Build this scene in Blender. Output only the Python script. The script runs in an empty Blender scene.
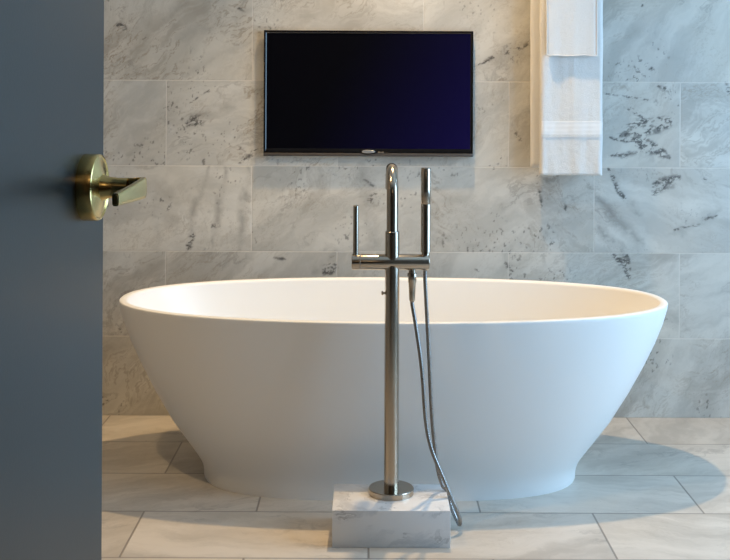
import bpy, bmesh, math, random
import numpy as np
from mathutils import Vector, Matrix, noise as mnoise

S = bpy.context.scene
COL = S.collection
PI = math.pi
random.seed(3)

# ------------------------------------------------------------------ camera
cam_d = bpy.data.cameras.new('camera')
cam = bpy.data.objects.new('camera', cam_d)
COL.objects.link(cam)
cam.location = (0, 0, 1.13)
cam.rotation_euler = (Matrix.Rotation(PI / 2, 3, 'X') @ Matrix.Rotation(math.radians(0.26), 3, 'Z')).to_euler()
cam_d.sensor_width = 36.0
cam_d.lens = 1100 / 730 * 36.0
cam_d.shift_x = -3 / 730
cam_d.shift_y = -180 / 730
cam_d.clip_start = 0.02
S.camera = cam

# ------------------------------------------------------------------ colour management, world, lamps
S.view_settings.view_transform = 'Standard'
S.view_settings.look = 'None'
S.view_settings.gamma = 1.0
S.view_settings.use_curve_mapping = False
S.view_settings.exposure = 0.0
S.cycles.use_denoising = True
S.cycles.max_bounces = 10
S.cycles.diffuse_bounces = 6
S.cycles.sample_clamp_indirect = 6.0

DAY = (0.44, 0.705, 1.0)
WARM = (1.0, 0.69, 0.36)
world = bpy.data.worlds.new('daylight')
S.world = world
world.use_nodes = True
world.node_tree.nodes['Background'].inputs[0].default_value = (*DAY, 1)
world.node_tree.nodes['Background'].inputs[1].default_value = 9.0


def lamp(name, kind, loc, power, color, size=0.03, target=None, angle=None, blend=0.3):
    d = bpy.data.lights.new(name, kind)
    d.energy = power
    d.color = color
    if kind == 'AREA':
        d.shape = 'RECTANGLE'
        d.size, d.size_y = size
    else:
        d.shadow_soft_size = size
    if kind == 'SPOT':
        d.spot_size = math.radians(angle)
        d.spot_blend = blend
    o = bpy.data.objects.new(name, d)
    COL.objects.link(o)
    o.location = loc
    if target is not None:
        o.rotation_euler = (Vector(target) - Vector(loc)).to_track_quat('-Z', 'Y').to_euler()
    return o


RX, LX, BY, FY, CZ = 2.25, -1.75, 3.93, -1.6, 2.72     # room extents
WY0, WY1, WZ0, WZ1 = 1.45, 3.45, 0.30, 2.30            # window in the right wall
portal = lamp('window_daylight_portal', 'AREA', (RX + 0.10, (WY0 + WY1) / 2, (WZ0 + WZ1) / 2), 1, DAY,
              (WZ1 - WZ0, WY1 - WY0), target=(0, (WY0 + WY1) / 2, (WZ0 + WZ1) / 2))
portal.data.cycles.is_portal = True
lamp('downlight_over_tub', 'SPOT', (0.22, 3.54, CZ - 0.03), 175, WARM, 0.035, (0.16, 3.20, 0), 78, 0.6)
lamp('downlight_left', 'SPOT', (-1.05, 2.3, CZ - 0.03), 66, WARM, 0.04, (-0.95, 2.75, 0), 120, 0.7)
lamp('added_bedroom_fill', 'POINT', (0.3, -0.9, 2.2), 5, (1.0, 0.74, 0.48), 0.18)  # added warm fill in the unseen room behind the camera, no known lamp


# ------------------------------------------------------------------ node helpers
class N:
    def __init__(self, name):
        self.m = bpy.data.materials.new(name)
        self.m.use_nodes = True
        self.t = self.m.node_tree
        self.bsdf = self.t.nodes['Principled BSDF']

    def new(self, kind, **kw):
        n = self.t.nodes.new(kind)
        for k, v in kw.items():
            setattr(n, k, v)
        return n

    def put(self, sock, v):
        if isinstance(v, bpy.types.NodeSocket):
            self.t.links.new(v, sock)
        else:
            sock.default_value = v

    def math(self, op, a, b=0.0, c=0.0, clamp=False):
        n = self.new('ShaderNodeMath', operation=op, use_clamp=clamp)
        for s, v in zip(n.inputs, (a, b, c)):
            self.put(s, v)
        return n.outputs[0]

    def mix(self, f, a, b, blend='MIX'):
        n = self.new('ShaderNodeMix', data_type='RGBA', blend_type=blend)
        self.put(n.inputs[0], f)
        for s, v in ((n.inputs[6], a), (n.inputs[7], b)):
            self.put(s, v if isinstance(v, bpy.types.NodeSocket) else (*v, 1))
        return n.outputs[2]

    def mapr(self, v, a, b, c=0.0, d=1.0, smooth=True):
        n = self.new('ShaderNodeMapRange', interpolation_type='SMOOTHSTEP' if smooth else 'LINEAR')
        for s, x in zip(n.inputs, (v, a, b, c, d)):
            self.put(s, x)
        return n.outputs[0]

    def noise(self, vec, scale, detail=4.0, rough=0.5, dist=0.0):
        n = self.new('ShaderNodeTexNoise')
        self.put(n.inputs['Vector'], vec)
        n.inputs['Scale'].default_value = scale
        n.inputs['Detail'].default_value = detail
        n.inputs['Roughness'].default_value = rough
        n.inputs['Distortion'].default_value = dist
        return n

    def comb(self, x, y, z=0.0):
        n = self.new('ShaderNodeCombineXYZ')
        for s, v in zip(n.inputs, (x, y, z)):
            self.put(s, v)
        return n.outputs[0]

    def vmath(self, op, a, b=(0, 0, 0), scale=None):
        n = self.new('ShaderNodeVectorMath', operation=op)
        self.put(n.inputs[0], a)
        self.put(n.inputs[1], b)
        if scale is not None:
            self.put(n.inputs['Scale'], scale)
        return n.outputs[0]

    def bump(self, h, strength, dist=0.01):
        n = self.new('ShaderNodeBump')
        n.inputs['Strength'].default_value = strength
        n.inputs['Distance'].default_value = dist
        self.put(n.inputs['Height'], h)
        self.t.links.new(n.outputs[0], self.bsdf.inputs['Normal'])

    def set(self, **kw):
        for k, v in kw.items():
            s = self.bsdf.inputs[k.replace('_', ' ')]
            if isinstance(v, tuple) and len(v) == 3 and s.type == 'RGBA':
                v = (*v, 1)
            self.put(s, v)


def plain(name, color, rough=0.5, metal=0.0, bump=None, var=0.05, **kw):
    n = N(name)
    tc = n.new('ShaderNodeTexCoord').outputs['Object']
    nz = n.noise(tc, 9.0, 3.0).outputs[0]
    c = n.mix(nz, tuple(x * (1 - var) for x in color), tuple(min(1, x * (1 + var)) for x in color))
    n.set(Base_Color=c, Roughness=rough, Metallic=metal, **kw)
    if bump:
        b = n.noise(tc, bump[0], 2.0).outputs[0]
        n.bump(b, bump[1], bump[2])
    return n.m


def px(x, y):            # point of the back wall seen at a photo position, as wall coordinates (metres)
    return ((x - 368) * 0.003573, 1.13 - (y - 100 - (x - 368) * 0.004) * 0.003573)


def marble(name, axes, w, h, u0, v0, grout, grout_w, light, dark, veins=(), vein_amt=1.0, rough=0.32, tone=0.10, edge=0.5):
    n = N(name)
    tc = n.new('ShaderNodeTexCoord').outputs['Object']
    sp = n.new('ShaderNodeSeparateXYZ')
    n.put(sp.inputs[0], tc)
    u, v = sp.outputs[axes[0]], sp.outputs[axes[1]]
    row_f = n.math('DIVIDE', n.math('SUBTRACT', v, v0), h)
    row = n.math('FLOOR', row_f)
    odd = n.math('FLOORED_MODULO', row, 2.0)
    cf = n.math('DIVIDE', n.math('SUBTRACT', n.math('SUBTRACT', u, u0), n.math('MULTIPLY', odd, w / 2)), w)
    colm = n.math('FLOOR', cf)
    fu = n.math('SUBTRACT', cf, colm)
    fv = n.math('SUBTRACT', row_f, row)
    du = n.math('MULTIPLY', n.math('MINIMUM', fu, n.math('SUBTRACT', 1.0, fu)), w)
    dv = n.math('MULTIPLY', n.math('MINIMUM', fv, n.math('SUBTRACT', 1.0, fv)), h)
    d = n.math('MINIMUM', du, dv)
    gm = n.mapr(d, grout_w * 0.35, grout_w * 0.75, 1.0, 0.0)
    wn = n.new('ShaderNodeTexWhiteNoise', noise_dimensions='2D')
    n.put(wn.inputs['Vector'], n.comb(colm, row))
    rnd, rcol = wn.outputs['Value'], wn.outputs['Color']
    P = n.comb(u, v, 0.0)
    # every tile is cut from another place of the slab, turned a little
    rot = n.new('ShaderNodeVectorRotate', rotation_type='Z_AXIS')
    n.put(rot.inputs['Vector'], P)
    n.put(rot.inputs['Angle'], n.math('MULTIPLY_ADD', rnd, 1.7, -1.4))
    q = n.vmath('ADD', rot.outputs[0], n.vmath('SCALE', rcol, scale=31.0))
    warp = n.noise(q, 5.0, 5.0, 0.6).outputs['Color']
    qw = n.vmath('ADD', q, n.vmath('SCALE', n.vmath('SUBTRACT', warp, (0.5, 0.5, 0.5)), scale=0.16))
    st = n.vmath('MULTIPLY', qw, (0.7, 3.0, 1.0))
    clouds = n.noise(st, 2.6, 6.0, 0.62).outputs[0]
    f1 = n.noise(n.vmath('MULTIPLY', qw, (1.0, 2.6, 1.0)), 3.1, 8.0, 0.62).outputs[0]
    v1 = n.mapr(n.math('ABSOLUTE', n.math('SUBTRACT', f1, 0.52)), 0.0, 0.030, 1.0, 0.0)
    gate = n.mapr(n.noise(q, 3.4, 3.0, 0.5).outputs[0], 0.52, 0.68)
    v1 = n.math('MULTIPLY', v1, gate)
    f2 = n.noise(n.vmath('MULTIPLY', qw, (1.0, 3.6, 1.0)), 9.0, 6.0, 0.68).outputs[0]
    v2 = n.math('MULTIPLY', n.mapr(n.math('ABSOLUTE', n.math('SUBTRACT', f2, 0.5)), 0.0, 0.035, 1.0, 0.0),
                n.mapr(n.noise(q, 2.7, 3.0, 0.5).outputs[0], 0.44, 0.66))
    speck = n.mapr(n.noise(n.vmath('MULTIPLY', qw, (1.0, 1.6, 1.0)), 34.0, 3.0, 0.6).outputs[0], 0.70, 0.78)
    spg = n.mapr(n.noise(q, 4.2, 2.0).outputs[0], 0.50, 0.62)
    speck = n.math('MULTIPLY', speck, spg)
    base = n.mix(n.mapr(clouds, 0.34, 0.66), light, dark)
    warmth = n.mapr(n.noise(q, 1.9, 2.0).outputs[0], 0.45, 0.7)
    base = n.mix(n.math('MULTIPLY', warmth, 0.30), base, (light[0] * 0.98, light[1] * 0.90, light[2] * 0.78))
    base = n.mix(n.math('MULTIPLY', v1, 0.42 * vein_amt), base, (0.19, 0.17, 0.15))
    base = n.mix(n.math('MULTIPLY', v2, 0.20 * vein_amt), base, (0.25, 0.20, 0.15))
    base = n.mix(n.math('MULTIPLY', speck, 0.45 * vein_amt), base, (0.13, 0.115, 0.10))
    # brightness from tile to tile
    tn = n.math('MULTIPLY_ADD', rnd, tone * 2, 1.0 - tone)
    base = n.mix(1.0, base, n.comb(tn, tn, tn), 'MULTIPLY')
    if veins:       # the slab's own large veins, stored on the wall's mesh points
        at = n.new('ShaderNodeAttribute', attribute_name='vein_soft').outputs['Fac']
        ak = n.new('ShaderNodeAttribute', attribute_name='vein_crystal').outputs['Fac']
        ab_ = n.new('ShaderNodeAttribute', attribute_name='vein_brown').outputs['Fac']
        base = n.mix(ab_, base, (0.26, 0.205, 0.145))
        base = n.mix(at, base, (0.215, 0.20, 0.18))
        base = n.mix(ak, base, (0.050, 0.047, 0.045))
    base = n.mix(n.math('MULTIPLY', gm, edge), base, grout)
    fine = n.noise(P, 130.0, 2.0).outputs[0]
    n.set(Base_Color=base, Roughness=n.mapr(clouds, 0.3, 0.7, rough, rough + 0.14))
    n.bump(n.math('MULTIPLY_ADD', fine, 0.04, n.math('SUBTRACT', 1.0, gm)), 0.35, 0.002)
    return n.m


WALL_VEINS = [
    # x0 y0 x1 y1 width strength kind (photo positions on the wall) k = dark broken crystal vein, s = soft grey band
    (620, 132, 672, 124, 11, 1.0, 'k'), (632, 139, 668, 155, 9, 0.9, 'k'), (602, 95, 655, 101, 2.6, 0.6, 'k'),
    (624, 106, 650, 122, 2.4, 0.6, 'k'), (602, 136, 636, 141, 3, 0.6, 'k'), (640, 152, 606, 157, 4, 0.5, 'k'),
    (655, 82, 676, 92, 3, 0.5, 'k'), (722, 80, 730, 96, 4, 0.5, 'k'),
    (608, 168, 627, 201, 5, 0.75, 'k'), (626, 254, 632, 274, 7, 0.95, 'k'), (612, 255, 628, 262, 5, 0.7, 'k'),
    (596, 198, 642, 246, 11, 0.62, 's'), (597, 228, 628, 258, 6, 0.6, 's'), (612, 172, 640, 214, 7, 0.5, 's'),
    (652, 194, 680, 174, 8, 0.7, 'k'), (676, 232, 718, 210, 3.4, 0.55, 'k'), (676, 234, 720, 206, 10, 0.4, 's'),
    (705, 174, 703, 182, 3, 0.6, 'k'), (690, 215, 684, 236, 8, 0.3, 's'),
    (186, 250, 210, 166, 5.5, 0.62, 's'), (186, 246, 194, 232, 6, 0.8, 'k'), (216, 246, 228, 172, 5.5, 0.55, 's'),
    (216, 230, 222, 224, 4, 0.5, 'k'), (240, 250, 249, 167, 6, 0.62, 's'), (152, 250, 164, 176, 8, 0.2, 's'),
    (360, 166, 374, 246, 13, 0.45, 's'), (366, 206, 376, 196, 7, 0.6, 'k'), (364, 180, 374, 188, 4, 0.4, 'k'),
    (124, 166, 170, 112, 40, 0.34, 's'), (166, 107, 188, 104, 2.4, 0.5, 'k'), (188, 102, 216, 84, 2.6, 0.5, 'k'),
    (186, 127, 204, 119, 9, 0.75, 'k'), (178, 124, 232, 108, 9, 0.3, 's'), (238, 164, 258, 152, 5, 0.5, 'k'),
    (104, 44, 190, 4, 13, 0.34, 's'), (140, 52, 250, 10, 11, 0.30, 's'), (104, 70, 160, 52, 8, 0.26, 's'),
    (180, 74, 250, 42, 9, 0.28, 's'), (116, 24, 128, 30, 6, 0.9, 'k'), (142, 36, 148, 40, 3, 0.6, 'k'),
    (238, 6, 244, 12, 3, 0.5, 'k'), (112, 72, 108, 78, 3, 0.5, 'k'),
    (322, 276, 337, 257, 7, 0.75, 'k'), (314, 276, 336, 252, 9, 0.4, 's'), (278, 258, 290, 260, 3, 0.5, 'k'),
    (472, 64, 532, 38, 3.5, 0.6, 'k'), (468, 70, 534, 44, 14, 0.28, 's'), (506, 118, 532, 108, 7, 0.4, 's'),
    (510, 132, 530, 144, 5, 0.4, 'k'), (486, 165, 494, 168, 3, 0.6, 'k'), (539, 176, 542, 202, 4, 0.5, 'k'),
    (536, 196, 582, 212, 9, 0.25, 's'), (566, 200, 568, 206, 3, 0.6, 'k'), (446, 200, 520, 215, 12, 0.15, 's'),
    (505, 262, 514, 274, 5, 0.5, 'k'), (446, 250, 480, 246, 4, 0.25, 's'), (470, 262, 480, 268, 3, 0.5, 'k'),
    (648, 66, 656, 68, 3, 0.6, 'k'), (620, 30, 680, 52, 16, 0.14, 's'), (640, 6, 646, 0, 3, 0.6, 'k'),
    (650, 300, 690, 330, 14, 0.3, 's'), (640, 380, 720, 350, 16, 0.22, 's'), (664, 318, 674, 330, 6, 0.4, 'k'),
    (106, 330, 130, 345, 8, 0.2, 's'),
]
M_wall = marble('wall_marble', (0, 2), 0.612, 0.305, -0.4135, 0.283 - 0.305, (0.64, 0.60, 0.54), 0.0034,
                (0.60, 0.582, 0.53), (0.435, 0.422, 0.383), WALL_VEINS, 1.0, 0.30, 0.06, 0.6)
M_side = marble('side_wall_marble', (1, 2), 0.61, 0.305, -0.417, 0.283 - 0.305, (0.72, 0.71, 0.69), 0.0042,
                (0.60, 0.585, 0.555), (0.47, 0.46, 0.44), (), 0.9, 0.30, 0.06, 0.75)
M_floor = marble('floor_marble', (0, 1), 0.614, 0.305, 0.006, 3.93 - 0.305 * 40, (0.17, 0.15, 0.13), 0.0048,
                 (0.55, 0.505, 0.445), (0.39, 0.355, 0.31), (), 1.0, 0.28, 0.09, 0.8)


def plinth_mat():
    n = N('plinth_marble')
    tc = n.new('ShaderNodeTexCoord').outputs['Object']
    wv = n.vmath('SCALE', n.vmath('SUBTRACT', n.noise(tc, 9.0, 5.0, 0.6).outputs['Color'], (0.5, 0.5, 0.5)), scale=0.09)
    rot = n.new('ShaderNodeVectorRotate', rotation_type='Y_AXIS')
    n.put(rot.inputs['Vector'], n.vmath('ADD', tc, wv))
    rot.inputs['Angle'].default_value = math.radians(14)
    q = n.vmath('MULTIPLY', rot.outputs[0], (1.0, 1.4, 4.0))
    f = n.noise(q, 6.5, 5.0, 0.58).outputs[0]
    band = n.mapr(f, 0.47, 0.66)
    line = n.math('MULTIPLY', n.mapr(n.math('ABSOLUTE', n.math('SUBTRACT', f, 0.55)), 0.0, 0.022, 1.0, 0.0),
                  n.mapr(n.noise(tc, 11.0, 2.0).outputs[0], 0.42, 0.6))
    c = n.mix(n.math('MULTIPLY', band, 0.55), (0.68, 0.675, 0.67), (0.40, 0.41, 0.43))
    c = n.mix(n.math('MULTIPLY', line, 0.55), c, (0.24, 0.235, 0.235))
    n.set(Base_Color=c, Roughness=0.3)
    return n.m


M_plinth = plinth_mat()
M_tub = plain('white_stone_resin', (0.80, 0.795, 0.775), 0.36, var=0.008)
M_plaster = plain('white_plaster', (0.74, 0.72, 0.69), 0.8, bump=(60, 0.1, 0.002))
M_taupe = plain('taupe_paint', (0.30, 0.235, 0.175), 0.7)
M_umber = plain('umber_paint', (0.13, 0.10, 0.075), 0.7)
M_door = plain('slate_blue_paint', (0.0105, 0.0165, 0.0172), 0.32, bump=(300, 0.05, 0.001), Specular_IOR_Level=0.40)
M_whiteframe = plain('white_painted_frame', (0.75, 0.75, 0.74), 0.45)
M_black = plain('black_gloss_plastic', (0.006, 0.006, 0.007), 0.16)
M_blackmat = plain('black_matt_plastic', (0.012, 0.012, 0.012), 0.5)
M_lip = plain('brown_grey_translucent_lip', (0.075, 0.066, 0.058), 0.25)
M_silver = plain('silver_badge', (0.55, 0.56, 0.57), 0.35, 0.8)
M_linen = plain('fold_thread', (0.72, 0.71, 0.69), 0.9)


def metal(name, color, rough, aniso_axis=None):
    n = N(name)
    tc = n.new('ShaderNodeTexCoord').outputs['Object']
    st = n.vmath('MULTIPLY', tc, (1.0, 1.0, 0.03) if aniso_axis == 'Z' else (1.0, 1.0, 1.0))
    br = n.noise(st, 260.0, 3.0, 0.6).outputs[0]
    n.set(Base_Color=n.mix(br, tuple(c * 0.93 for c in color), tuple(min(1, c * 1.05) for c in color)),
          Metallic=1.0, Roughness=n.mapr(br, 0.3, 0.7, rough * 0.85, rough * 1.15))
    return n.m


M_nickel = metal('brushed_nickel', (0.47, 0.41, 0.335), 0.19)
M_nickel_dk = metal('hose_nickel', (0.30, 0.29, 0.275), 0.30)
M_brass = metal('satin_brass', (0.62, 0.46, 0.18), 0.22)
M_brass_dk = metal('dark_brass', (0.40, 0.27, 0.095), 0.34)  # darker brass tone for the lever's end cap and the latch plate


def terry(name, color):
    n = N(name)
    tc = n.new('ShaderNodeTexCoord').outputs['Object']
    a = n.noise(tc, 420.0, 2.0, 0.6).outputs[0]
    b = n.noise(tc, 60.0, 3.0, 0.6).outputs[0]
    h = n.math('ADD', a, n.math('MULTIPLY', b, 0.8))
    n.set(Base_Color=n.mix(a, tuple(c * 0.93 for c in color), color), Roughness=0.95, Sheen_Weight=0.25)
    n.bump(h, 0.55, 0.004)
    return n.m


M_terry = terry('white_terry', (0.72, 0.71, 0.685))


def band_mat():
    n = N('woven_band')
    tc = n.new('ShaderNodeTexCoord').outputs['Object']
    w = n.new('ShaderNodeTexWave', wave_type='BANDS', bands_direction='Z')
    n.put(w.inputs['Vector'], tc)
    w.inputs['Scale'].default_value = 70.0
    n.set(Base_Color=n.mix(w.outputs[0], (0.74, 0.73, 0.71), (0.82, 0.81, 0.79)), Roughness=0.85)
    n.bump(w.outputs[0], 0.4, 0.002)
    return n.m


M_band = band_mat()


def screen_mat():
    n = N('lcd_screen')
    tc = n.new('ShaderNodeTexCoord').outputs['Generated']
    sp = n.new('ShaderNodeSeparateXYZ')
    n.put(sp.inputs[0], tc)
    g = n.math('ADD', n.math('MULTIPLY', sp.outputs[0], 0.95), n.math('MULTIPLY', sp.outputs[2], -0.28))
    g = n.mapr(g, 0.12, 0.98, 0.0, 1.0, False)
    g = n.math('POWER', g, 1.6)
    col = n.mix(g, (0.0002, 0.0003, 0.0008), (0.0050, 0.0030, 0.042))
    n.set(Base_Color=(0.002, 0.002, 0.003), Roughness=0.30, Emission_Color=col, Emission_Strength=1.0, Specular_IOR_Level=0.06)
    return n.m


M_screen = screen_mat()


def glass_mat():
    n = N('window_glass')
    tr = n.new('ShaderNodeBsdfTransparent')
    gl = n.new('ShaderNodeBsdfGlossy')
    gl.inputs['Roughness'].default_value = 0.02
    mx = n.new('ShaderNodeMixShader')
    mx.inputs[0].default_value = 0.06
    n.t.links.new(tr.outputs[0], mx.inputs[1])
    n.t.links.new(gl.outputs[0], mx.inputs[2])
    out = n.t.nodes['Material Output']
    n.t.links.new(mx.outputs[0], out.inputs['Surface'])
    return n.m


M_glass = glass_mat()


# ------------------------------------------------------------------ mesh helpers
def build(name, bm, mat, parent=None, smooth=None):
    me = bpy.data.meshes.new(name)
    bmesh.ops.recalc_face_normals(bm, faces=bm.faces[:])
    bm.to_mesh(me)
    bm.free()
    me.materials.append(mat)
    o = bpy.data.objects.new(name, me)
    COL.objects.link(o)
    if parent is not None:
        o.parent = parent
        o.matrix_parent_inverse = Matrix.Translation(-parent.location) if parent.type == 'EMPTY' else Matrix()
    if smooth is not None:
        for p in me.polygons:
            p.use_smooth = True
        me.set_sharp_from_angle(angle=math.radians(smooth))
    return o


def box(bm, x0, x1, y0, y1, z0, z1, bev=0.0, seg=2):
    r = bmesh.ops.create_cube(bm, size=1.0)
    for v in r['verts']:
        v.co = Vector(((x0 + x1) / 2 + v.co.x * (x1 - x0), (y0 + y1) / 2 + v.co.y * (y1 - y0), (z0 + z1) / 2 + v.co.z * (z1 - z0)))
    if bev:
        es = list({e for v in r['verts'] for e in v.link_edges})
        bmesh.ops.bevel(bm, geom=es, offset=bev, segments=seg, affect='EDGES', profile=0.5)
    return bm


def loft(bm, rings, caps=True):
    vs = [[bm.verts.new(p) for p in ring] for ring in rings]
    for a, b in zip(vs, vs[1:]):
        k = len(a)
        for i in range(k):
            bm.faces.new((a[i], a[(i + 1) % k], b[(i + 1) % k], b[i]))
    if caps:
        bm.faces.new(vs[0][::-1])
        bm.faces.new(vs[-1])
    return bm


def lathe(bm, origin, axis, prof, n=40):
    """prof: list of (distance along the axis, radius)"""
    axis = Vector(axis).normalized()
    a = axis.orthogonal().normalized()
    b = axis.cross(a)
    rings = []
    for d, r in prof:
        c = Vector(origin) + axis * d
        rings.append([c + (a * math.cos(2 * PI * i / n) + b * math.sin(2 * PI * i / n)) * max(r, 1e-5) for i in range(n)])
    return loft(bm, rings)


def catmull(pts, sub=10):
    P = [Vector(p) for p in pts]
    P = [P[0] * 2 - P[1]] + P + [P[-1] * 2 - P[-2]]
    out = []
    for i in range(1, len(P) - 2):
        for k in range(sub):
            t = k / sub
            out.append(0.5 * (2 * P[i] + (P[i + 1] - P[i - 1]) * t + (2 * P[i - 1] - 5 * P[i] + 4 * P[i + 1] - P[i + 2]) * t * t
                              + (3 * P[i] - P[i - 1] - 3 * P[i + 1] + P[i + 2]) * t ** 3))
    out.append(P[-2])
    return out


def tube(bm, pts, rad, n=20, up=None, shape=None):
    """sweep a circle (or the (a, b) half sizes of a superellipse) along points"""
    rings = []
    N_ = len(pts)
    prev = None
    for i, p in enumerate(pts):
        t = (pts[min(i + 1, N_ - 1)] - pts[max(i - 1, 0)]).normalized()
        if prev is None:
            a = (up - t * up.dot(t)).normalized() if up is not None else t.orthogonal().normalized()
        else:
            a = (prev - t * prev.dot(t)).normalized()
        prev = a
        b = t.cross(a)
        r = rad(i / (N_ - 1)) if callable(rad) else rad
        ring = []
        for k in range(n):
            c, s = math.cos(2 * PI * k / n), math.sin(2 * PI * k / n)
            if shape:
                ex = 2 / shape[2]
                ca = math.copysign(abs(c) ** ex, c) * shape[0] * r
                sb = math.copysign(abs(s) ** ex, s) * shape[1] * r
                ring.append(p + a * ca + b * sb)
            else:
                ring.append(p + (a * c + b * s) * r)
        rings.append(ring)
    return loft(bm, rings)


def thing(name, loc, label, cat, group=None):
    o = bpy.data.objects.new(name, None)
    o.empty_display_size = 0.05
    COL.objects.link(o)
    o.location = loc
    return tag(o, label, cat, group)


def tag(o, label, cat=None, group=None):
    o['label'] = label
    if cat:
        o['category'] = cat
    if group:
        o['group'] = group
    return o


def struct(o, label=None, cat=None):
    o['kind'] = 'structure'
    if label:
        o['label'] = label
    if cat:
        o['category'] = cat
    return o


def fnoise(X, Z, scale, octaves, seed, gain=0.55):
    """fractal value noise, about 0..1"""
    rng = np.random.default_rng(seed)
    tot, amp, out = 0.0, 1.0, np.zeros_like(X)
    for o in range(octaves):
        lat = rng.random((256, 256))
        u, v = X * scale + 91.7 * (o + 1), Z * scale + 57.3 * (o + 1)
        iu, iv = np.floor(u).astype(int), np.floor(v).astype(int)
        fu, fv = u - iu, v - iv
        fu, fv = fu * fu * (3 - 2 * fu), fv * fv * (3 - 2 * fv)
        g = lambda i, j: lat[(iu + i) % 256, (iv + j) % 256]
        out += amp * ((g(0, 0) * (1 - fu) + g(1, 0) * fu) * (1 - fv) + (g(0, 1) * (1 - fu) + g(1, 1) * fu) * fv)
        tot += amp
        amp *= gain
        scale *= 2.03
    return out / tot


def sstep(v, a, b):
    t = np.clip((v - a) / (b - a), 0, 1)
    return t * t * (3 - 2 * t)


def veined_wall(name, x0, x1, y0, y1, z0, z1, mat):
    xs = np.concatenate([[x0], np.arange(-1.75, -0.99, 0.006), np.arange(-0.99, 1.36, 0.003), np.arange(1.36, 2.26, 0.005), [x1]])
    zs = np.concatenate([[z0], np.arange(0.003, 1.54, 0.003), np.arange(1.54, z1 - 0.003, 0.006), [z1]])
    X, Z = np.meshgrid(xs, zs, indexing='ij')
    X, Z = X.ravel(), Z.ravel()
    wx = X + 0.060 * (fnoise(X, Z, 9, 5, 1) - 0.5)
    wz = Z + 0.060 * (fnoise(X, Z, 9, 5, 2) - 0.5)
    soft, hard = np.zeros_like(X), np.zeros_like(X)
    for (ax, ay, bx, by, wd, stg, kind) in WALL_VEINS:
        A, B = np.array(px(ax, ay)), np.array(px(bx, by))
        ab = B - A
        t = np.clip(((wx - A[0]) * ab[0] + (wz - A[1]) * ab[1]) / (ab @ ab), 0, 1)
        d = np.hypot(wx - A[0] - ab[0] * t, wz - A[1] - ab[1] * t)
        k = np.clip(1 - d / (wd * 0.003573 * (0.45 + 2.4 * t * (1 - t))), 0, 1) * stg
        if kind == 'k':
            hard = np.maximum(hard, k)
        else:
            soft = np.maximum(soft, k)
    brk = np.abs(fnoise(0.55 * (X + 0.3 * Z), Z - 0.2 * X, 34, 5, 3, 0.7) - 0.5)           # thin broken crystal lines
    brk2 = fnoise(0.6 * (X + 0.3 * Z), Z - 0.2 * X, 44, 4, 4, 0.7)
    hard = sstep(hard, 0.05, 0.5) * np.clip(sstep(-brk, -0.075, -0.01) + 0.7 * sstep(brk2, 0.53, 0.66), 0, 1) * 0.9
    soft = soft * (0.35 + 0.65 * sstep(fnoise(X, Z, 24, 5, 5, 0.65), 0.36, 0.62))
    # fine streaks of every slab piece: each tile has its own direction and its own place in the stone
    rowi = np.floor((Z - (0.283 - 0.305)) / 0.305)
    coli = np.floor((X + 0.4135 - (rowi % 2) * 0.306) / 0.612)
    hsh = lambda k: (np.sin(rowi * 12.9898 + coli * 78.233 + k * 37.719) * 43758.5453) % 1.0
    ang = np.radians(np.where(hsh(1) > 0.72, 62 + 12 * hsh(2), 18 + 26 * hsh(2)))
    ang = np.where((rowi == 2) & (coli == -1), math.radians(68), ang)
    ang = np.where((rowi == 2) & (coli >= 1), math.radians(-48), ang)
    px_, pz_ = X + 7.3 * hsh(3), Z + 5.1 * hsh(4)
    w1, w2 = fnoise(px_, pz_, 5, 5, 11) - 0.5, fnoise(px_, pz_, 5, 5, 12) - 0.5
    al = (px_ + 0.16 * w1) * np.cos(ang) + (pz_ + 0.16 * w2) * np.sin(ang)
    ac_ = -(px_ + 0.16 * w1) * np.sin(ang) + (pz_ + 0.16 * w2) * np.cos(ang)
    n1 = fnoise(al * 0.9, ac_ * 4.2, 5.0, 6, 13, 0.62)
    n2 = fnoise(al * 1.6, ac_ * 5.0, 11.0, 5, 14, 0.66)
    gate = sstep(fnoise(px_, pz_, 4.5, 3, 15), 0.42, 0.66)
    gate2 = sstep(fnoise(px_ + 3.3, pz_, 6.0, 3, 16), 0.48, 0.70)
    lines = sstep(-np.abs(n1 - 0.5), -0.030, -0.002) * gate
    band = sstep(n1, 0.50, 0.68) * gate
    lines2 = sstep(-np.abs(n2 - 0.5), -0.035, -0.003) * gate2
    dots = sstep(fnoise(px_ * 1.4, pz_, 75, 3, 17, 0.6), 0.68, 0.76) * sstep(fnoise(px_, pz_, 6.0, 2, 18), 0.56, 0.74)
    brown = np.clip(0.46 * lines + 0.36 * lines2 + 0.24 * band, 0, 0.8)
    hard = np.maximum(hard, 0.62 * dots)
    soft = np.maximum(soft, 0.22 * band + 0.30 * lines * hsh(6))
    # slabs the photograph shows browner: the two upper rows on the left
    brown = brown * np.where((rowi >= 3) & (coli <= -1), 1.25, 0.75)
    nx, nz = len(xs), len(zs)
    idx = np.arange(nx * nz).reshape(nx, nz)
    quads = np.stack([idx[:-1, :-1], idx[1:, :-1], idx[1:, 1:], idx[:-1, 1:]], -1).reshape(-1, 4)
    co = np.stack([X, np.full_like(X, y0), Z], -1)
    # the slab behind the face
    n0 = len(co)
    back = np.array([[x0, y1, z0], [x1, y1, z0], [x1, y1, z1], [x0, y1, z1]])
    co = np.concatenate([co, back])
    loops = [list(map(int, q)) for q in quads]
    loops.append([n0 + 1, n0, n0 + 3, n0 + 2])
    loops.append([n0, n0 + 1] + [int(i) for i in idx[::-1, 0]])
    loops.append([n0 + 2, n0 + 3] + [int(i) for i in idx[:, -1]])
    loops.append([n0 + 3, n0] + [int(i) for i in idx[0, :]])
    loops.append([n0 + 1, n0 + 2] + [int(i) for i in idx[-1, ::-1]])
    me = bpy.data.meshes.new(name)
    me.from_pydata(co.tolist(), [], loops)
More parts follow.
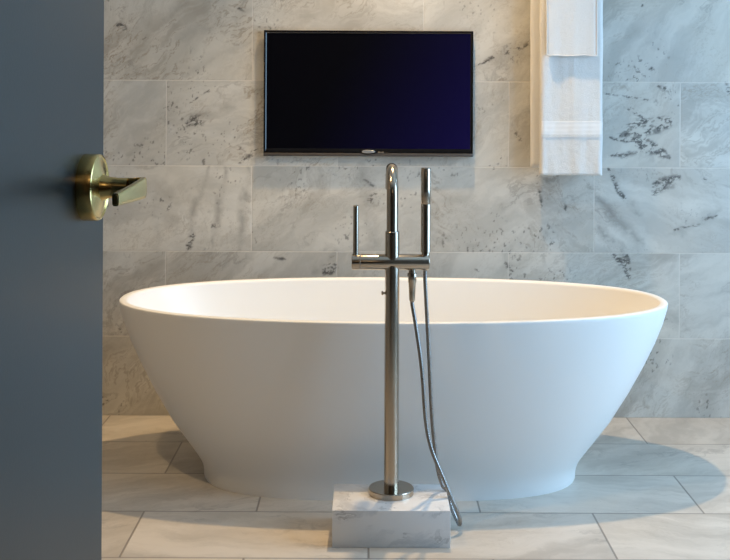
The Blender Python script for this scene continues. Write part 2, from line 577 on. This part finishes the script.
    for nm, arr in (('vein_soft', soft), ('vein_crystal', hard), ('vein_brown', brown)):
        at = me.attributes.new(nm, 'FLOAT', 'POINT')
        at.data.foreach_set('value', np.concatenate([arr, np.zeros(4)]).astype(np.float32))
    me.materials.append(mat)
    o = bpy.data.objects.new(name, me)
    COL.objects.link(o)
    return o


# ------------------------------------------------------------------ the setting
T = 0.14
struct(build('floor', box(bmesh.new(), LX - T, RX + T, FY - T, BY + T, -0.12, 0.0), M_floor),
       'pale marble tile floor laid in a running bond', 'floor')
struct(veined_wall('wall_back', LX - T, RX + T, BY, BY + T, 0.0, CZ, M_wall),
       'veined grey-white marble tile wall behind the bathtub', 'wall')
struct(build('wall_left', box(bmesh.new(), LX - T, LX, FY, BY, 0.0, CZ), M_taupe), 'taupe painted wall on the left', 'wall')
bm = bmesh.new()
box(bm, RX, RX + T, FY, WY0, 0.0, CZ)
box(bm, RX, RX + T, WY1, BY, 0.0, CZ)
box(bm, RX, RX + T, WY0, WY1, 0.0, WZ0)
box(bm, RX, RX + T, WY0, WY1, WZ1, CZ)
struct(build('wall_right', bm, M_side), 'marble tile wall with the window on the right', 'wall')
struct(build('ceiling', box(bmesh.new(), LX - T, RX + T, FY - T, BY + T, CZ, CZ + 0.12), M_plaster), 'white plaster ceiling', 'ceiling')
# partition with the doorway the camera looks through, and the bedroom wall behind it
bm = bmesh.new()
box(bm, LX, -0.40, 0.08, 0.22, 0.0, CZ)
box(bm, 0.80, RX, 0.08, 0.22, 0.0, CZ)
box(bm, -0.40, 0.80, 0.08, 0.22, 2.14, CZ)
struct(build('wall_front', bm, M_umber), 'dark taupe wall around the doorway', 'wall')
struct(build('wall_bedroom', box(bmesh.new(), LX - T, RX + T, FY - T, FY, 0.0, CZ), M_umber), 'dark taupe wall of the room behind the doorway', 'wall')
bm = bmesh.new()
fw = 0.06
xa, xb = RX + 0.03, RX + 0.09
box(bm, xa, xb, WY0, WY0 + fw, WZ0, WZ1)
box(bm, xa, xb, WY1 - fw, WY1, WZ0, WZ1)
box(bm, xa, xb, WY0 + fw, WY1 - fw, WZ0, WZ0 + fw)
box(bm, xa, xb, WY0 + fw, WY1 - fw, WZ1 - fw, WZ1)
ym = (WY0 + WY1) / 2
box(bm, xa, xb, ym - 0.025, ym + 0.025, WZ0 + fw, WZ1 - fw)
win = struct(build('window_1', bm, M_whiteframe), 'large white framed window in the right wall', 'window')
build('glass', box(bmesh.new(), RX + 0.056, RX + 0.062, WY0 + fw, WY1 - fw, WZ0 + fw, WZ1 - fw), M_glass, win)

# ------------------------------------------------------------------ door standing open at the left
PH = math.radians(3.0)
dn = Vector((math.cos(PH), -math.sin(PH), 0))       # face normal
dd = Vector((math.sin(PH), math.cos(PH), 0))        # along the leaf towards its free edge
HC = Vector((-0.295, 1.15, 1.0375))                  # handle centre on the face
bm = bmesh.new()
box(bm, -0.90, 0.065, 0, 0.045, 0.008, 2.10, 0.0015, 1)
for v in bm.verts:
    l, t, z = v.co
    p = HC + dd * l - dn * t
    v.co = Vector((p.x, p.y, z))
door = struct(build('door_1', bm, M_door, smooth=30), 'dark slate-blue door standing open at the left, brass lever handle', 'door')


def H(l, t, z):
    return HC + dd * l + dn * t + Vector((0, 0, z))


bm = bmesh.new()
lathe(bm, HC, dn, [(-0.002, 0.0305), (0.0, 0.0350), (0.0135, 0.0350), (0.0155, 0.0340), (0.0160, 0.0325),
                   (0.0150, 0.0310), (0.0165, 0.022), (0.0185, 0.0150), (0.0185, 0.0)], 64)
rose = build('rose', bm, M_brass, door, 35)
tag(rose, 'round brass rose')
bm = bmesh.new()
lathe(bm, H(0, 0.0155, 0), dn, [(0.0, 0.0150), (0.004, 0.0135), (0.010, 0.0112), (0.018, 0.0104), (0.030, 0.0100)], 40)
pp, hh = [], []
for k in range(6):
    pp.append(H(0, 0.026 + 0.0052 * k, 0.0040)); hh.append(0.0062)
for k in range(1, 13):                               # tight bend back along the door, the blade grows taller
    a = k / 12 * PI / 2
    pp.append(H(-0.011 * (1 - math.cos(a)), 0.052 + 0.0120 * math.sin(a), 0.0040 - 0.0035 * k / 12))
    hh.append(0.0062 + 0.0050 * (k / 12) ** 0.7)
for k in range(1, 13):
    t = k / 12
    pp.append(H(-0.011 - 0.088 * t, 0.0640 - 0.0040 * t * t, 0.0005 - 0.0042 * t)); hh.append(0.0112 - 0.0050 * t)


def blade(bm, pts, hs, th):
    rings = []
    for i, (p, h_) in enumerate(zip(pts, hs)):
        t = (pts[min(i + 1, len(pts) - 1)] - pts[max(i - 1, 0)]).normalized()
        a = Vector((0, 0, 1))
        a = (a - t * a.dot(t)).normalized()
        b = t.cross(a)
        rings.append([p + a * sgnpow(math.cos(2 * PI * k / 32), 0.55) * h_ + b * sgnpow(math.sin(2 * PI * k / 32), 0.55) * th for k in range(32)])
    return loft(bm, rings)


def sgnpow(v, e):
    return math.copysign(abs(v) ** e, v)


blade(bm, pp, hh, 0.0034)
lev = build('door_handle', bm, M_brass, door, 40)
tag(lev, 'brass lever with a bent flat grip')
bm = bmesh.new()
e1 = pp[-1]
d1 = (pp[-1] - pp[-2]).normalized()
blade(bm, [e1, e1 + d1 * 0.0012], [0.0052, 0.0046], 0.0026)
build('end_cap', bm, M_brass_dk, lev, 40)
# latch plate on the free edge
bm = bmesh.new()
box(bm, 0.0648, 0.0664, 0.010, 0.035, 0.96, 1.12)
for v in bm.verts:
    l, t, z = v.co
    p = HC + dd * l - dn * t
    v.co = Vector((p.x, p.y, z))
build('latch_plate', bm, M_brass_dk, door)


# ------------------------------------------------------------------ bathtub
def sgnpow(v, e):
    return math.copysign(abs(v) ** e, v)


def sring(cx, cy, a, b, ex, z, n=128):
    return [Vector((cx + a * sgnpow(math.cos(2 * PI * i / n), 2 / ex), cy + b * sgnpow(math.sin(2 * PI * i / n), 2 / ex), z)) for i in range(n)]


TX, TY, TH = 0.080, 3.40, 0.520
BXC = 0.070
prof_z = [0.0, 0.004, 0.018, 0.034, 0.048, 0.062, 0.080, 0.110, 0.172, 0.258, 0.335, 0.402, 0.460, 0.505]
prof_a = [0.561, 0.563, 0.5635, 0.566, 0.571, 0.579, 0.592, 0.616, 0.666, 0.722, 0.766, 0.800, 0.824, 0.8375]
rings = []
for z, a in zip(prof_z, prof_a):
    f = (a - 0.563) / (0.839 - 0.563)
    f = max(0.0, f)
    b = 0.303 + (0.390 - 0.303) * f ** 0.9
    cx = BXC + (TX - BXC) * f
    rings.append(sring(cx, TY, a, b, 3.0 - 0.75 * f, z))
A, B = 0.839, 0.391
rt = 0.027
for z, ins in ((0.516, 0.0003), (0.519, 0.0012), (0.520, 0.0034), (0.520, rt - 0.006), (0.517, rt - 0.0015), (0.510, rt)):
    rings.append(sring(TX, TY, A - ins, B - ins, 2.25, z))
for z, f in ((0.47, 0.06), (0.42, 0.13), (0.36, 0.215), (0.29, 0.32), (0.22, 0.43), (0.16, 0.55), (0.12, 0.66), (0.092, 0.80), (0.080, 1.0)):
    a = (A - rt) + (0.50 - (A - rt)) * f if f < 0.8 else (0.50 if f < 0.9 else 0.36)
    a = (A - rt) * (1 - f) + 0.46 * f
    b = (B - rt) * (1 - f) + 0.215 * f
    rings.append(sring(TX, TY, a, b, 2.25 + 0.3 * f, z))
rings.append(sring(TX, TY, 0.30, 0.10, 2.4, 0.074))
tub = build('freestanding_bathtub', loft(bmesh.new(), rings), M_tub, smooth=50)
tag(tub, 'white oval freestanding bathtub standing on the marble floor below the television', 'bathtub')
bm = bmesh.new()
lathe(bm, (TX, TY, 0.0735), (0, 0, 1), [(0, 0.036), (0.003, 0.036), (0.005, 0.033), (0.005, 0.0)], 40)
tag(build('drain', bm, M_nickel, tub, 40), 'round metal drain')

# ------------------------------------------------------------------ marble plinth
FX, FYC = 0.0658, 2.900
PZ = 0.094
bm = bmesh.new()
box(bm, -0.086, 0.213, 2.775, 2.968, 0.0, PZ, 0.0015, 2)
plinth = build('marble_plinth', bm, M_plinth, smooth=30)
tag(plinth, 'low white marble block on the floor under the tub filler', 'plinth')

# ------------------------------------------------------------------ floor mounted tub filler
fil = thing('tub_filler', (FX, FYC, PZ), 'brushed nickel floor-mounted tub filler on the marble block', 'faucet')
bm = bmesh.new()
lathe(bm, (FX, FYC, PZ), (0, 0, 1), [(0, 0.0595), (0.0135, 0.0595), (0.0155, 0.0580), (0.0155, 0.0)], 64)
build('base_flange', bm, M_nickel, fil, 35)
bm = bmesh.new()
lathe(bm, (FX, FYC, PZ + 0.0155), (0, 0, 1), [(0, 0.0193), (0.704 - PZ - 0.0155, 0.0193)], 48)
colm = build('column', bm, M_nickel, fil, 35)
bm = bmesh.new()
lathe(bm, (FX - 0.018, FYC - 0.004, 0.622), (-1, -0.2, 0), [(0, 0.0030), (0.0055, 0.0030), (0.006, 0.0052), (0.0085, 0.0056), (0.0105, 0.0040), (0.0105, 0)], 20)
build('set_screw', bm, M_nickel, colm, 40)
BZ = 0.703
bm = bmesh.new()
lathe(bm, (-0.0180, FYC, BZ), (1, 0, 0), [(0, 0.0185), (0.0008, 0.0205), (0.1800, 0.0205), (0.1815, 0.0195), (0.1815, 0)], 56)
body = build('valve_body', bm, M_nickel, fil, 35)
bm = bmesh.new()
lathe(bm, (-0.0190, FYC, BZ), (-1, 0, 0), [(0, 0.0192), (0.0006, 0.0207), (0.0205, 0.0207), (0.0220, 0.0195), (0.0220, 0)], 56)
knob = build('control_knob', bm, M_nickel, fil, 35)
bm = bmesh.new()
lathe(bm, (-0.0305, FYC, BZ + 0.017), (0, 0, 1), [(0, 0.0078), (0.006, 0.0078), (0.0065, 0.0072), (0.1310, 0.0072), (0.1325, 0.0060), (0.1325, 0)], 28)
build('lever_rod', bm, M_nickel, knob, 35)
# collar and spout, arching away from the camera over the tub
bm = bmesh.new()
lathe(bm, (FX, FYC, BZ), (0, 0, 1), [(0, 0.0192), (0.080, 0.0192), (0.0815, 0.0180), (0.0815, 0)], 48)
build('collar', bm, M_nickel, fil, 35)
bm = bmesh.new()
sr, R = 0.0156, 0.072
zt = 0.960 - sr - R
pts = [Vector((FX, FYC, BZ + 0.05 + k * (zt - BZ - 0.05) / 6)) for k in range(7)]
sa = math.radians(-0.5)
for k in range(1, 25):
    a = k / 24 * math.radians(158)
    r_ = R * (1 - math.cos(a))
    pts.append(Vector((FX + r_ * math.sin(sa), FYC + r_ * math.cos(sa), zt + R * math.sin(a))))
e = pts[-1]
ed = (pts[-1] - pts[-2]).normalized()
pts += [e + ed * 0.006, e + ed * 0.014]
tube(bm, pts, sr, 32, Vector((1, 0, 0)))
spout = build('spout', bm, M_nickel, fil, 35)
bm = bmesh.new()
lathe(bm, e + ed * 0.0135, ed, [(0, 0.0128), (0.003, 0.0128), (0.003, 0.0)], 28)
build('aerator', bm, M_nickel_dk, spout, 35)
# hose outlet below the body
OX = 0.1185
bm = bmesh.new()
lathe(bm, (OX, FYC, BZ - 0.018), (0, 0, -1), [(0, 0.0098), (0.010, 0.0098), (0.011, 0.0128), (0.019, 0.0132), (0.020, 0.0112), (0.034, 0.0112), (0.037, 0.0100),
                                             (0.062, 0.0088), (0.080, 0.0080), (0.084, 0.0070), (0.084, 0)], 32)
build('hose_outlet', bm, M_nickel, fil, 30)
# wand cradle
WX = 0.1535
bm = bmesh.new()
lathe(bm, (WX, FYC, BZ + 0.014), (0, 0, 1), [(0, 0.0105), (0.010, 0.0105), (0.011, 0.0095), (0.011, 0)], 28)
build('wand_cradle', bm, M_nickel, fil, 35)

# ------------------------------------------------------------------ hand shower with its hose
hs = thing('hand_shower', (WX, FYC, BZ + 0.0256), 'brushed nickel stick hand shower standing upright in the tub filler, hose looping to the floor', 'hand shower')
zb = BZ + 0.0256
bm = bmesh.new()
lathe(bm, (WX, FYC, zb), (0, 0, 1), [(0, 0.0110), (0.002, 0.0128), (0.127, 0.0128), (0.1278, 0.0120)], 40)
build('handle', bm, M_nickel, hs, 35)
bm = bmesh.new()
lathe(bm, (WX, FYC, zb + 0.1276), (0, 0, 1), [(0, 0.0122), (0.0012, 0.0130), (0.093, 0.0130), (0.0955, 0.0115), (0.0955, 0)], 40)
build('spray_head', bm, M_nickel, hs, 35)


def hp(x, y, Y):     # point at depth Y seen at a photo position
    dx, dy = (x - 368) + (y - 100) * 0.00524, (y - 100) - (x - 368) * 0.00524
    return Vector((dx * Y / 1100, Y, 1.13 - dy * Y / 1100))


hose_pts = [Vector((WX - 0.001, FYC + 0.001, BZ - 0.0214)), hp(425.0, 282, 2.902), hp(426.4, 310, 2.905), hp(428.7, 355, 2.912), hp(431.6, 415, 2.918),
            hp(434.6, 447, 2.920), hp(438.5, 474, 2.918), hp(446.6, 496, 2.914), hp(452.8, 512, 2.908), hp(457.2, 521.5, 2.900),
            hp(459.0, 524.5, 2.890), hp(459.8, 522, 2.880), hp(458.6, 516.5, 2.872), hp(455.0, 507.0, 2.868), hp(449.8, 495.0, 2.868), hp(441.6, 475, 2.872),
            hp(430.8, 448, 2.880), hp(425.4, 420, 2.888), hp(421.6, 370, 2.894), hp(416.4, 331, 2.898), Vector((OX + 0.0005, FYC, BZ - 0.112)), Vector((OX, FYC, BZ - 0.1034))]
path = catmull(hose_pts, 26)
ac = [0.0]
for a, b in zip(path, path[1:]):
    ac.append(ac[-1] + (b - a).length)
rr = 0.0053
bm = bmesh.new()
# resample so the metal wraps read as fine ribs
L = ac[-1]
nst = 760
res, j = [], 0
for i in range(nst + 1):
    s = L * i / nst
    while j < len(ac) - 2 and ac[j + 1] < s:
        j += 1
    res.append(path[j].lerp(path[j + 1], min(1, max(0, (s - ac[j]) / max(1e-9, ac[j + 1] - ac[j])))))
for p in res:                                        # lies against the block's edge and on the floor
    gx, gz = p.x - 0.213, p.z - PZ
    if gz < 0.0064 and p.x < 0.213 + 0.0064:
        p.x = 0.213 + (0.0064 if gz <= 0 else max(gx, math.sqrt(max(0.0, 0.0064 ** 2 - gz * gz))))
    p.z = max(p.z, rr * 1.06)
for _ in range(6):
    res = [res[0]] + [(a + b * 2 + c) / 4 for a, b, c in zip(res, res[1:], res[2:])] + [res[-1]]
tube(bm, res, lambda s: rr * (1.0 + 0.05 * math.cos(s * nst * PI / 2)), 12)
tag(build('hose', bm, M_nickel_dk, hs, 60), 'ribbed grey metal hose')

# ------------------------------------------------------------------ television on the wall
tyf = 3.907
tx0, tx1 = (263.6 - 368) * tyf / 1100, (473.2 - 368) * tyf / 1100
tz1, tz0 = 1.13 + (100 - 30.6) * tyf / 1100, 1.13 - (156.2 - 100) * tyf / 1100
tv = thing('television', ((tx0 + tx1) / 2, BY, (tz0 + tz1) / 2), 'black flat-screen television mounted on the marble wall above the bathtub', 'television')
bz, bzb = 0.0100, 0.0265
bm = bmesh.new()
box(bm, tx0, tx1, tyf + 0.008, tyf + 0.015, tz0 + 0.004, tz1, 0.003, 2)
box(bm, tx0 + 0.12, tx1 - 0.12, tyf + 0.014, BY - 0.003, tz0 + 0.08, tz1 - 0.08, 0.003, 2)
build('rear_casing', bm, M_blackmat, tv, 30)
bm = bmesh.new()
box(bm, tx0 + 0.22, tx1 - 0.22, BY - 0.006, BY, tz0 + 0.12, tz1 - 0.12)
build('wall_bracket', bm, M_blackmat, tv)
# bezel: four mitred bars with a bevelled inner edge
bm = bmesh.new()
ix0, ix1, iz0, iz1 = tx0 + bz, tx1 - bz, tz0 + bzb, tz1 - bz
oc = [(tx0, tz0), (tx1, tz0), (tx1, tz1), (tx0, tz1)]
ic = [(ix0, iz0), (ix1, iz0), (ix1, iz1), (ix0, iz1)]


def lerp2(a, b, t):
    return (a[0] + (b[0] - a[0]) * t, a[1] + (b[1] - a[1]) * t)


layers = []
for t, y in ((0.0, tyf + 0.014), (0.0, tyf + 0.002), (0.12, tyf), (0.66, tyf), (1.0, tyf + 0.0019), (1.0, tyf + 0.014)):
    layers.append([bm.verts.new((*[lerp2(o_, i_, t)[0]], y, lerp2(o_, i_, t)[1])) for o_, i_ in zip(oc, ic)])
layers.append(layers[0])
for a, b in zip(layers, layers[1:]):
    for i in range(4):
        bm.faces.new((a[i], a[(i + 1) % 4], b[(i + 1) % 4], b[i]))
bez = build('bezel', bm, M_black, tv)
bm = bmesh.new()
box(bm, ix0 - 0.001, ix1 + 0.001, tyf + 0.0024, tyf + 0.011, iz0 - 0.001, iz1 + 0.001)
tag(build('screen', bm, M_screen, tv), 'dark navy screen')
bm = bmesh.new()
box(bm, tx0 + 0.001, tx1 - 0.001, tyf - 0.0015, tyf + 0.012, tz0 - 0.001, tz0 + 0.0105, 0.0015, 2)
tag(build('lower_trim', bm, M_lip, tv, 30), 'brown-grey strip along the bottom edge')
cxm = (368.6 - 368) * tyf / 1100
lz = 1.13 - (151.6 - 100) * tyf / 1100


def oval(bm, cx, y0, y1, cz, a, b, n=40):
    return loft(bm, [[Vector((cx + a * s_ * math.cos(2 * PI * i / n), y, cz + b * s_ * math.sin(2 * PI * i / n))) for i in range(n)]
                     for y, s_ in ((y1, 1), (y0 + 0.0005, 1), (y0, 0.93))])


bm = oval(bmesh.new(), cxm, tyf - 0.0028, tyf + 0.004, lz, 0.031, 0.0105)
bdg = build('badge', bm, M_black, tv, 30)
bm = oval(bmesh.new(), cxm, tyf - 0.0036, tyf - 0.0024, lz, 0.0235, 0.0062)
tag(build('emblem', bm, M_silver, bdg, 30), 'small silver oval emblem')
bm = bmesh.new()
box(bm, cxm + 0.033, cxm + 0.054, tyf - 0.0022, tyf + 0.002, lz - 0.006, lz - 0.001, 0.001, 1)
build('sensor_window', bm, M_lip, tv, 30)


# ------------------------------------------------------------------ towels on a bar
BARZ, BARY = 1.800, 3.862
bar = thing('towel_bar', (0.70, BY, BARZ), 'brushed nickel towel bar on the wall holding the white towels', 'towel bar')
bm = bmesh.new()
lathe(bm, (0.44, BARY, BARZ), (1, 0, 0), [(0, 0.008), (0.001, 0.009), (0.519, 0.009), (0.52, 0.008)], 24)
build('rod', bm, M_nickel, bar, 35)
for x in (0.455, 0.945):
    bm = bmesh.new()
    lathe(bm, (x, BY, BARZ), (0, -1, 0), [(0, 0.024), (0.006, 0.024), (0.008, 0.022), (0.0085, 0.0085), (BY - BARY, 0.0085)], 28)
    build('bracket', bm, M_nickel, bar, 35)


def towel(name, rad, th, front_z, back_z, fx, bx, seed, wr, flare=0.0, nz=320, nx=48):
    """draped over the bar: closed slab swept from the back hem over the bar to the front hem"""
    path = []
    nb = nz // 2
    for i in range(nb):
        path.append((rad, back_z + (BARZ - back_z) * i / nb, -1 + i / nb))
    for i in range(13):
        a = i / 12 * PI
        path.append((rad * math.cos(a), BARZ + rad * math.sin(a), 0.0))
    for i in range(1, nz + 1):
        path.append((-rad, BARZ + (front_z - BARZ) * i / nz, i / nz))
    rings, front = [], []
    NP = len(path)
    for i, (y, z, s) in enumerate(path):
        pa, pb = path[max(i - 1, 0)], path[min(i + 1, NP - 1)]
        ty, tz = pb[0] - pa[0], pb[1] - pa[1]
        l_ = math.hypot(ty, tz)
        ny, nz_ = -tz / l_ * -1, ty / l_ * -1            # outward (away from the bar)
        f = 0.5 if s == 0.0 else (0.5 + 0.5 * min(1, abs(s) * 4) * (1 if s > 0 else -1))
        x0 = bx[0] * (1 - f) + fx[0] * f
        x1 = bx[1] * (1 - f) + fx[1] * f
        sl = max(0.0, s)
        x0 -= flare * sl
        x0 += 0.0022 * mnoise.noise(Vector((seed, z * 9, 0.3)))
        x1 += 0.0025 * mnoise.noise(Vector((seed + 5, z * 8, 0.7)))
        ring_o, ring_i = [], []
        hem = min(1.0, 0.35 + (NP - 1 - i) / 3.0, 0.35 + i / 3.0)
        for k in range(nx + 1):
            u = k / nx
            x = x0 + (x1 - x0) * u
            edge = min(1.0, (min(u, 1 - u) / 0.055)) ** 0.5
            t2 = th / 2 * (0.18 + 0.82 * edge) * hem
            w = wr * (mnoise.noise(Vector((x * 17 + seed, z * 1.6, 0))) + 0.55 * mnoise.noise(Vector((x * 40, z * 5, seed)))
                      + 0.10 * mnoise.noise(Vector((x * 70, z * 60, seed)))) * (0.35 + 0.65 * abs(s))
            zz = z
            if i >= NP - 6 or i <= 5:
                zz += 0.0025 * mnoise.noise(Vector((x * 22 + seed, 0, 4)))
            oy, oz = y + ny * (t2 + w * 1.0), zz + nz_ * t2
            iy, iz = y - ny * (t2 - 0.25 * w), zz - nz_ * t2
            ring_o.append(Vector((x, BARY + oy, oz)))
            ring_i.append(Vector((x, BARY + iy, iz)))
        rings.append(ring_o + ring_i[::-1])
        if s > 0:
            front.append((z, ring_o))
    return rings, front


rb, ra = 0.0215, 0.0215
rings, front = towel('bath_towel', 0.0215, 0.020, 0.8705, 0.8935, (0.600, 0.818), (0.573, 0.823), 2.3, 0.0055, 0.001)
bt = build('bath_towel', loft(bmesh.new(), rings), M_terry, smooth=70)
tag(bt, 'long white terry bath towel hanging folded on the marble wall right of the television', 'towel')


def strip(front, z0, z1, off):
    rows = [r for z, r in front if z0 <= z <= z1]
    bm = bmesh.new()
    out = [[p + Vector((0, -off, 0)) for p in r[1:-1]] + [p + Vector((0, 0.0025, 0)) for p in r[1:-1]][::-1] for r in rows]
    return loft(bm, out)


build('woven_border', strip(front, 1.012, 1.060, 0.0012), M_band, bt, 60)
build('border_ridge', strip(front, 1.002, 1.012, 0.0018), M_terry, bt, 60)
rings, front = towel('hand_towel', 0.0405, 0.010, 1.2880, 1.36, (0.6190, 0.7930), (0.620, 0.790), 9.1, 0.0026)
ht = build('hand_towel', loft(bmesh.new(), rings), M_terry, smooth=70)
tag(ht, 'short white hand towel draped over the front of the long bath towel', 'towel')
# corded hem round the hand towel's front panel
le = [r[0] for z, r in front]
re_ = [r[-1] for z, r in front]
lo = front[-1][1]
cord = le[4:] + lo[1:-1] + re_[4:][::-1]
cord = [p + Vector((0, -0.0035, 0)) for p in cord]
bm = bmesh.new()
tube(bm, cord, 0.0021, 8)
build('hem', bm, M_linen, ht, 60)
